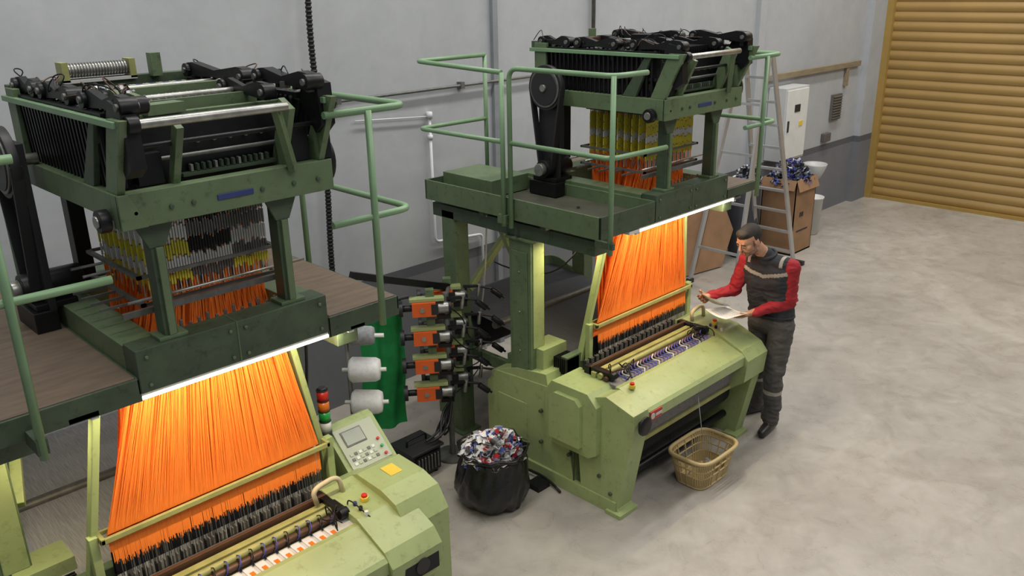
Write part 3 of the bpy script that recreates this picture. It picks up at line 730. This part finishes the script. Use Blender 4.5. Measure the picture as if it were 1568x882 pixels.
# ------------------------------------------------------------------ yarn feeder stand
o=MB('yarn_feeder_stand')
dr=V((.80,-.60,0)).normalized(); sd=V((.60,.80,0)); up=V((0,0,1)); rot=Matrix((dr,sd,up)).transposed()
px,py=3.72,4.46
o.cyl((px,py,0),(px,py,1.35),.022,GRY); o.cyl((px,py,0),(px,py,.02),.13,GRY,n=24)
o.beam((3.03,4.62,1.62),(3.85,4.58,1.33),.03,.05,BLK); o.cyl((px,py,1.3),(3.85,4.58,1.33),.015,GRY)
k_=1.2
for row in range(4):
    for cidx in range(2):
        c=V((px,py,.58+row*.225))-dr*(.14-.14*cidx)+sd*(.03+.17*cidx)*(1 if cidx else -1)
        q=lambda a,b_,c_: c+dr*a*k_+sd*b_*k_+up*c_*k_
        o.cyl(q(-.17,0,0),q(-.145,0,0),.058,BK2,n=22); o.cyl(q(-.145,0,0),q(-.06,0,0),.024,BLK)
        o.obox(q(-.02,0,0),(.17,.11,.105),rot,ORB if (cidx==0 or row%2) else GRY); o.obox(q(.0,0,.055),(.25,.07,.022),rot,GL)
        o.obox(q(.045,-.040,0),(.05,.02,.08),rot,BK2); o.cyl(q(-.03,-.046,0),q(-.03,-.052,0),.018,STL,n=12)
        o.cyl(q(.045,0,-.005),q(.13,0,-.005),.044,STL,n=20); o.cyl(q(.13,0,-.005),q(.145,0,-.005),.05,BLK,n=20)
        o.obox(q(.17,0,.05),(.12,.024,.018),rot,BLK); o.cyl(q(.22,0,.06),q(.21,0,-.02),.014,STL,n=8)
        o.obox(q(.02,.03,.085),(.06,.06,.05),rot,GM)
        o.tube([q(.2,0,.05),q(.30,.02,.02),q(.38,0,-.04)],.009,BLK,6); o.cyl(q(.30,0,.02),q(.36,0,-.03),.022,BLK,n=10)
        o.obox(q(.10,.02,-.07),(.10,.05,.03),rot,BLK)
    cable(o,(px+.05,py,.55+row*.22),(3.98,4.38,.75+row*.07),.08,.005,BLK)
for k in range(8): cable(o,(px,py-.02,.5),(px-.20+R.uniform(-.1,.1),py-.06+R.uniform(-.05,.05),.27),.06,.009,BLK)
o.build(bevel=.003)

o=MB('voltage_transformer'); 
o.box(3.26,3.52,4.36,4.60,.03,.22,BK2); o.box(3.28,3.50,4.34,4.36,.06,.20,BLK); o.box(3.24,3.54,4.34,4.62,.22,.24,BK2)
for k in range(7): o.box(3.29+k*.03,3.30+k*.03,4.33,4.345,.07,.19,GRY)
for x in(3.29,3.49):
    for y in(4.39,4.57): o.cyl((x,y,0),(x,y,.03),.015,BLK)
o.tube(fillet([(3.30,4.48,.23),(3.30,4.48,.29),(3.48,4.48,.29),(3.48,4.48,.23)],.02),.008,BLK); o.build(bevel=.006)

# ------------------------------------------------------------------ yarn cones & green cloth
o=MB('yarn_cone_rack')
ax=V((.71,-.70,0)); side=V((.70,.71,0))
o.cyl((2.90,4.54,0),(2.90,4.54,1.25),.014,GRY); o.cyl((2.90,4.54,0),(2.90,4.54,.02),.15,GRY,n=20)
rotc=Matrix((side,V((0,0,1)),ax)).transposed()
for z,m,sc in((.755,YARN,1),(1.0,YARN,1),(1.25,YARG,.78)):
    c=V((2.97,4.44,z))
    o.lathe(c,[(0,-.115*sc),(.03,-.115*sc),(.07*sc,-.11*sc),(.088*sc,-.09*sc),(.082*sc,.07*sc),(.07*sc,.095*sc),(.03,.10*sc),(0,.10*sc)],m,28,axis=rotc)
    o.cyl(c-ax*.16,c+ax*.14,.014,WHT); o.cyl(c-ax*.15,V((2.90,4.54,z)),.008,GRY)
o.sph((2.82,4.60,1.32),(.07,.06,.05),mat('teal_yarn',(.1,.35,.45),.8)); o.cyl((2.82,4.60,1.25),(2.90,4.54,1.22),.008,GRY)
o.build()
o=MB('green_cloth'); nu,nv=24,20; vs=[];fs=[]
for j in range(nv+1):
    for i in range(nu+1):
        a=i/nu; h=j/nv
        w_=.34*(1-.1*math.sin(h*3)); x=3.20+w_*a+.03*math.sin(h*4); y=4.86-.12*a+.018*math.sin(a*14+h*2)+.01*math.sin(h*9)
        vs.append((x,y,1.28-1.0*h-.03*math.sin(a*3)))
for j in range(nv):
    for i in range(nu): fs.append((j*(nu+1)+i,j*(nu+1)+i+1,(j+1)*(nu+1)+i+1,(j+1)*(nu+1)+i))
o.add(vs,fs,GCL,True); o.cyl((3.10,4.87,1.28),(3.60,4.74,1.28),.012,GRY); o.cyl((3.12,4.87,0),(3.12,4.87,1.30),.012,GRY); o.build(recalc=False)

# ------------------------------------------------------------------ scrap bag
o=MB('scrap_bag')
def crb(p):
    a=math.atan2(p.y,p.x); q=V((p.x*5,p.y*5,p.z*4))
    f=1+.13*noise.noise(q)+.03*math.sin(a*7+p.z*14)+.02*math.sin(a*17-p.z*20)+.06*noise.noise(q*3)
    return V((p.x*f,p.y*f,max(0,p.z+.03*noise.noise(q*1.3))))
pr_=[(0,.0),(.17,.0),(.215,.02),(.24,.06),(.255,.11),(.26,.16),(.255,.21),(.245,.26),(.235,.31),(.228,.35),(.225,.39),(.235,.425),(.25,.42),(.235,.39),(.21,.39),(.20,.35),(0,.34)]
o.lathe((3.525,3.795,0),pr_,BAG,90,crb)
scraps(o,(3.525,3.795,.37),.20,.20,.14,520,[S1,S1,S1,S1,S2,S4,S3,S1,S6],.085)
o.build(recalc=False)

# ------------------------------------------------------------------ basket
o=MB('laundry_basket')
cx,cy=4.79,2.90
def rr_pts(a,b2,r,z,n=48,rot=.0):
    out=[]
    for k in range(n):
        t=2*math.pi*k/n; c,s_=math.cos(t),math.sin(t); e_=.45
        x=a*(abs(c)**e_)*(1 if c>0 else -1); y=b2*(abs(s_)**e_)*(1 if s_>0 else -1)
        out.append(V((cx+x,cy+y,z)))
    return out
H=.25
def dims(z): f=z/H; return .18+.055*f,.12+.045*f
for z,r in((.012,.010),(.10,.006),(.16,.006),(.215,.007)): 
    a,b2=dims(z); o.tube(rr_pts(a,b2,.05,z),r,BASK,6,True)
a,b2=dims(H); o.tube(rr_pts(a+.008,b2+.008,.05,H),.015,BASK,8,True)
p0=rr_pts(*dims(.012),.05,.012,96); p1=rr_pts(*dims(H),.05,H,96)
for k in range(96):
    k2=(k+1)%96
    if k%2==0:
        o.beam(p0[k],p1[k],.007,.012,BASK)
    L=lambda i,t:p0[i].lerp(p1[i],t)
    o.add([L(k,0),L(k2,0),L(k,.34),L(k2,.34)],[(0,1,3,2)],BASK)
    o.add([L(k,.86),L(k2,.86),L(k,1),L(k2,1)],[(0,1,3,2)],BASK)
bt=rr_pts(*dims(.012),.05,.012,72); o.add(bt,[tuple(range(72))],BASK)
scraps(o,(cx,cy,.05),.13,.08,.04,16,[BASK,S4],.06)
o.tube([(cx+.05,cy+.12,.70),(cx+.04,cy+.03,.26)],.003,WHC,5)
o.build(recalc=False)

# ------------------------------------------------------------------ MAN
SK=mat('skin',(.50,.27,.17),.55,var=.12,scale=20); STB=mat('stubble_skin',(.25,.14,.10),.6,var=.2,scale=60); HR=mat('hair',(.02,.014,.01),.6,var=.4,scale=80,bump=.5,bscale=200)
VST=mat('vest_navy',(.024,.026,.032),.8,bump=.4,bscale=30); RSL=mat('red_sleeve',(.34,.014,.022),.8,bump=.4,bscale=25)
PNT=mat('trousers_dark',(.085,.08,.075),.85,bump=.5,bscale=22); REF=mat('reflective_tape',(.34,.32,.28),.5,var=.1); SHO=mat('shoe_black',(.02,.018,.017),.4); SOL=mat('shoe_sole',(.03,.028,.026),.7)
EYW=mat('eye_white',(.6,.58,.55),.3); EYD=mat('eye_dark',(.02,.01,.006),.2); LIP=mat('lips',(.36,.14,.11),.5)
MS=V((-.03,.03,0))
def remesh(mb,vox,sm,name,parent):
    tmp=mb.build(None); tmp.modifiers.clear()
    m=tmp.modifiers.new('r','REMESH'); m.mode='VOXEL'; m.voxel_size=vox; m.use_smooth_shade=True
    s_=tmp.modifiers.new('s','SMOOTH'); s_.factor=.5; s_.iterations=sm
    dg=bpy.context.evaluated_depsgraph_get(); dg.update()
    me=bpy.data.meshes.new_from_object(tmp.evaluated_get(dg)); bpy.data.objects.remove(tmp,do_unlink=True)
    me.name=name
    ob=bpy.data.objects.new(name,me); col.objects.link(ob)
    ob.parent=parent; ob.location=-parent.location+MS
    me.materials.clear()
    for p in me.polygons: p.use_smooth=True
    return ob
man=empty('man',(5.80,2.99,0))
prims=[]
def cap(a,b_,r1,r2,l): prims.append((V(a),V(b_),r1,r2,l))
hipL,hipR=V((5.83,2.86,.90)),V((5.85,3.05,.90))
kL,kR=V((5.78,2.86,.49)),V((5.90,3.07,.49))
aL,aR=V((5.80,2.86,.10)),V((5.99,3.10,.10))
for h,k,a_ in((hipL,kL,aL),(hipR,kR,aR)):
    cap(h,k,.102,.078,'p'); cap(k,a_+V((0,0,.05)),.078,.068,'p'); cap(a_+V((0,0,.06)),a_+V((-.01,0,.01)),.072,.070,'p')
for a_,td in((aL,V((-.98,-.12,0))),(aR,V((-.9,.35,0)))):
    td.normalize(); q=V((a_.x,a_.y,.045)); cap(q-td*.05,q+td*.09,.044,.044,'s'); cap(q+td*.09,q+td*.175-V((0,0,.006)),.044,.036,'s')
C=lambda x,y,z:V((x,y,z)); sv=V((.07,-.98,0)).normalized()
for c,hw,r,l in((C(5.835,2.955,.92),.07,.112,'p'),(C(5.835,2.96,1.0),.07,.115,'v'),(C(5.83,2.965,1.08),.07,.118,'v'),(C(5.815,2.97,1.17),.075,.120,'v'),(C(5.80,2.975,1.26),.088,.118,'v'),(C(5.785,2.98,1.34),.105,.102,'v'),(C(5.77,2.985,1.41),.125,.068,'v')):
    cap(c+sv*hw,c-sv*hw,r,r,l)
nb=C(5.755,2.995,1.44)
cap(nb,C(5.74,3.0,1.48),.075,.055,'v')
cap(C(5.75,3.0,1.47),C(5.665,3.045,1.545),.050,.048,'k')
shL,shR=C(5.785,2.80,1.405),C(5.76,3.165,1.40)
eL,eR=C(5.80,2.80,1.12),C(5.745,3.24,1.13)
wL,wR=C(5.615,2.985,1.04),C(5.53,3.325,1.115)
for s_,e_,w_ in((shL,eL,wL),(shR,eR,wR)):
    cap(s_,e_,.064,.054,'r'); cap(e_,w_,.052,.037,'r')
b_=MB('body')
for a_,c,r1,r2,l in prims:
    b_.sph(a_,r1,SK); b_.sph(c,r2,SK); b_.cyl(a_,c,r1,SK,r2=r2,n=20)
ob=remesh(b_,.0065,8,'body',man)
for m in(VST,RSL,PNT,REF,SHO,SK,SOL): ob.data.materials.append(m)
def pd(p,a,c,r1,r2):
    ab=c-a; t=max(0,min(1,(p-a).dot(ab)/max(1e-9,ab.length_squared))); return (p-(a+ab*t)).length-(r1+(r2-r1)*t)
nrms=[v.normal.copy() for v in ob.data.vertices]
for vtx,nn in zip(ob.data.vertices,nrms):
    p=vtx.co
    if p.z<1.45 and p.z>.1:
        q=V((p.x*9,p.y*9,p.z*16)); am=1+1.2*math.exp(-((p.z-.49)/.10)**2)+1.5*math.exp(-((p.z-.16)/.07)**2)+.8*math.exp(-((p.z-1.12)/.08)**2)
        vtx.co=p+nn*am*(.008*noise.noise(q)+.005*(1-2*abs(noise.noise(q*1.7))) -.003)
for po in ob.data.polygons:
    p=po.center; best=None;bd=9
    for a_,c,r1,r2,l in prims:
        dd=pd(p,a_,c,r1,r2)
        if dd<bd: bd=dd;best=l
    k={'v':0,'r':1,'p':2,'s':4,'k':5}[best]
    if best=='v':
        if 1.300<p.z-.25*abs(p.y-2.98)<1.33: k=3
        if p.z>1.40 and .115<abs(p.y-2.985)<.14: k=3
    if best=='p' and .335<p.z<.37: k=3
    if best=='s' and p.z<.022: k=6
    po.material_index=k
x=MB('vest_details',MS)
x.tube([V((5.752,2.995,1.475))+V((.066*math.cos(t),.064*math.sin(t),.02*math.cos(t))) for t in [2*math.pi*k/20 for k in range(20)]],.014,VST,8,True)
x.tube([V((5.835,2.96,.985))+V((.118*math.cos(t),.185*math.sin(t),0)) for t in [2*math.pi*k/28 for k in range(28)]],.010,VST,8,True)
x.build(man)
hc=V((5.615,3.075,1.60)); fd=V((-.80,.28,-.46)).normalized(); lx=fd.cross(V((0,0,1))).normalized(); uz=lx.cross(fd).normalized()
HMt=Matrix((lx,fd,uz)).transposed()
hd=MB('head')
def hp(x,y,z): return hc+HMt@V((x,y,z))
hd.sph(hp(0,-.018,.036),(.079,.099,.090),SK,HMt,24,16); hd.sph(hp(0,.03,-.035),(.060,.060,.078),SK,HMt,24,16)
hd.sph(hp(0,.060,-.085),(.030,.028,.024),SK,HMt)
hd.sph(hp(0,.045,.03),(.062,.042,.050),SK,HMt); hd.sph(hp(0,.035,.085),(.060,.045,.032),SK,HMt)
for sx_ in(-1,1):
    hd.sph(hp(sx_*.040,.050,-.015),(.026,.030,.026),SK,HMt); hd.sph(hp(sx_*.079,-.008,-.008),(.010,.020,.033),SK,HMt)
    hd.sph(hp(sx_*.040,.02,-.07),(.025,.04,.025),SK,HMt)
hd.cyl(hp(0,.084,.02),hp(0,.108,-.022),.008,SK,r2=.013); hd.sph(hp(0,.105,-.026),(.015,.015,.012),SK,HMt)
hd.cyl(hp(-.042,.078,.026),hp(.042,.078,.026),.010,SK)
hd.cyl(hp(0,-.02,-.04),C(5.71,3.02,1.50),.052,SK,r2=.050); hd.sph(hp(0,-.02,-.04),.052,SK)
ho=remesh(hd,.004,4,'head',man)
for m in(SK,STB,HR): ho.data.materials.append(m)
inv=HMt.transposed()
for po in ho.data.polygons:
    q=inv@(po.center-hc); k=0
    if q.z<-.048 and q.y>.0 and q.z>-.13: k=1
    if q.z>-.045 and q.z<.03 and .0<q.y<.022 and abs(q.x)>.055 and k==0 and abs(q.x)<.074: k=1
    if (q.z>.062 and q.y<.085) or (q.y<-.015 and q.z>-.045 and abs(q.x)<.076) or q.y<-.045 and q.z>-.05: k=2
    if q.y<-.0 and q.z>.02: k=2
    po.material_index=k
fc=MB('face_features',MS)
for sx_ in(-1,1):
    fc.sph(hp(sx_*.031,.079,.002),(.013,.009,.007),EYW,HMt); fc.sph(hp(sx_*.031,.087,-.001),(.006,.004,.006),EYD,HMt)
    fc.tube([hp(sx_*.014,.093,.022),hp(sx_*.032,.092,.027),hp(sx_*.050,.080,.022)],.0035,HR,6)
    fc.tube([hp(sx_*.018,.087,.009),hp(sx_*.031,.090,.010),hp(sx_*.045,.081,.007)],.004,SK,6)
fc.sph(hp(0,.090,-.058),(.022,.007,.004),LIP,HMt); fc.sph(hp(0,.089,-.066),(.019,.007,.005),LIP,HMt)
fc.sph(hp(0,.093,-.047),(.024,.005,.004),STB,HMt)
fc.build(man)
def hand(name,w,fwd,nrm,thumb,curl):
    fwd=V(fwd).normalized(); nrm=V(nrm); nrm=(nrm-fwd*nrm.dot(fwd)).normalized(); th=fwd.cross(nrm)
    if th.dot(V(thumb))<0: th=-th
    h=MB(name)
    def seg(a,c,r1,r2): h.sph(a,r1,SK,nu=10,nv=8); h.sph(c,r2,SK,nu=10,nv=8); h.cyl(a,c,r1,SK,r2=r2,n=10)
    seg(w-fwd*.03,w+fwd*.015,.027,.025)
    L=[(.028,.040,.026,.020),(.009,.044,.029,.022),(-.011,.041,.027,.020),(-.030,.032,.021,.017)]
    for k,(o_,l1,l2,l3) in enumerate(L):
        base=w+fwd*.015+th*o_*.6; kn=w+fwd*(.092-.004*abs(k-1))+th*o_
        seg(base,kn,.016,.0125)
        p=kn; ang=curl*.5
        for j,l_ in enumerate((l1,l2,l3)):
            ang+=curl*(.6+.1*k) if j else 0
            dd=fwd*math.cos(ang)+nrm*math.sin(ang)+th*o_*.8; dd.normalize()
            q=p+dd*l_; seg(p,q,.0095-.001*j,.0088-.001*j); p=q
    p=w+fwd*.025+th*.022; d1=(fwd*.65+th*.75+nrm*.25).normalized(); q=p+d1*.04; seg(p,q,.015,.012)
    d2=(fwd*.85+th*.25+nrm*.45).normalized(); q2=q+d2*.032; seg(q,q2,.011,.0098); d3=(fwd*.8+nrm*.6-th*.1).normalized(); seg(q2,q2+d3*.026,.0098,.0082)
    hb=remesh(h,.0032,2,name,man); hb.data.materials.append(SK)
hand('hand_left',wL+V((-.02,.018,-.004)),(-.80,.55,-.22),(-.1,.3,1),(-.5,-.2,.5),.45)
hand('hand_right',wR+V((-.03,.005,0)),(-.95,-.05,.05),(.0,-.6,.7),(0,-.5,.8),.5)
PAP=mat('paper',(.80,.80,.78),.7,var=.04); INK=mat('ink',(.3,.3,.3),.8)
def paper(c,u,v_,w_,h_,bend):
    o=MB('paper_sheet',MS); c=V(c);u=V(u).normalized();v_=V(v_); v_=(v_-u*v_.dot(u)).normalized(); n_=u.cross(v_); vs=[];fs=[];N=10
    for j in range(N+1):
        for i in range(N+1):
            a=i/N-.5;b2=j/N-.5; vs.append(c+u*a*w_+v_*b2*h_+n_*(bend*(a*a+.5*a*b2)*.3))
    for j in range(N):
        for i in range(N): fs.append((j*(N+1)+i,j*(N+1)+i+1,(j+1)*(N+1)+i+1,(j+1)*(N+1)+i))
    o.add(vs,fs,PAP,True)
    for k in range(8):
        b2=-.38+k*.1; o.add([c+u*a*w_+v_*(b2+e2)*h_+n_*(bend*(a*a+.5*a*b2)*.3+.0012) for e2 in(0,.018) for a in(-.4,0,.38)],[(0,1,4,3),(1,2,5,4)],INK)
    o.build(recalc=False)
paper((5.42,3.235,1.125),(-.1,1,.10),(-.8,-.1,.50),.21,.26,.25)
paper((5.43,3.11,1.05),(.15,1,.02),(-1,.15,.12),.21,.28,.2)

# ------------------------------------------------------------------ lights
def area(name,loc,rot,sx_,sy_,e_,c):
    ld=bpy.data.lights.new(name,'AREA'); ld.shape='RECTANGLE'; ld.size=sx_; ld.size_y=sy_; ld.energy=e_; ld.color=c
    lo=bpy.data.objects.new(name,ld); col.objects.link(lo); lo.location=loc; lo.rotation_euler=rot; return lo
area('ceiling_or_fill_light',(6.5,3.9,7.6),(0,0,0),15,.45,560,(1,.97,.91))
area('ceiling_or_fill_light',(10,-.3,7.6),(0,0,0),7,2.5,300,(1,.96,.90))
area('ceiling_or_fill_light',(2.0,-1.0,7.4),(math.radians(22),0,0),5,3,170,(1,.96,.90))  # added frontal fill without a fixture, lifts the dark fronts and the man's legs
wd=bpy.data.worlds.new('world'); scene.world=wd; wd.use_nodes=True
wd.node_tree.nodes['Background'].inputs[0].default_value=(.84,.90,1,1); wd.node_tree.nodes['Background'].inputs[1].default_value=.22

# ------------------------------------------------------------------ camera
cd=bpy.data.cameras.new('camera'); cam=bpy.data.objects.new('camera',cd); col.objects.link(cam); scene.camera=cam
cd.lens=29.85; cd.sensor_width=36; cd.clip_start=.05
th=math.atan(.3585); ct,st=math.cos(th),math.sin(th)
hf=V((.7022,.7120,0)).normalized(); Rt=V((hf.y,-hf.x,0)); F=hf*ct-V((0,0,st)); U=hf*st+V((0,0,ct))
r_=.018; rx=Rt*math.cos(r_)-U*math.sin(r_); uy=Rt*math.sin(r_)+U*math.cos(r_)
M=Matrix((rx,uy,-F)).transposed().to_4x4(); M.translation=V((0,0,3.45)); cam.matrix_world=M
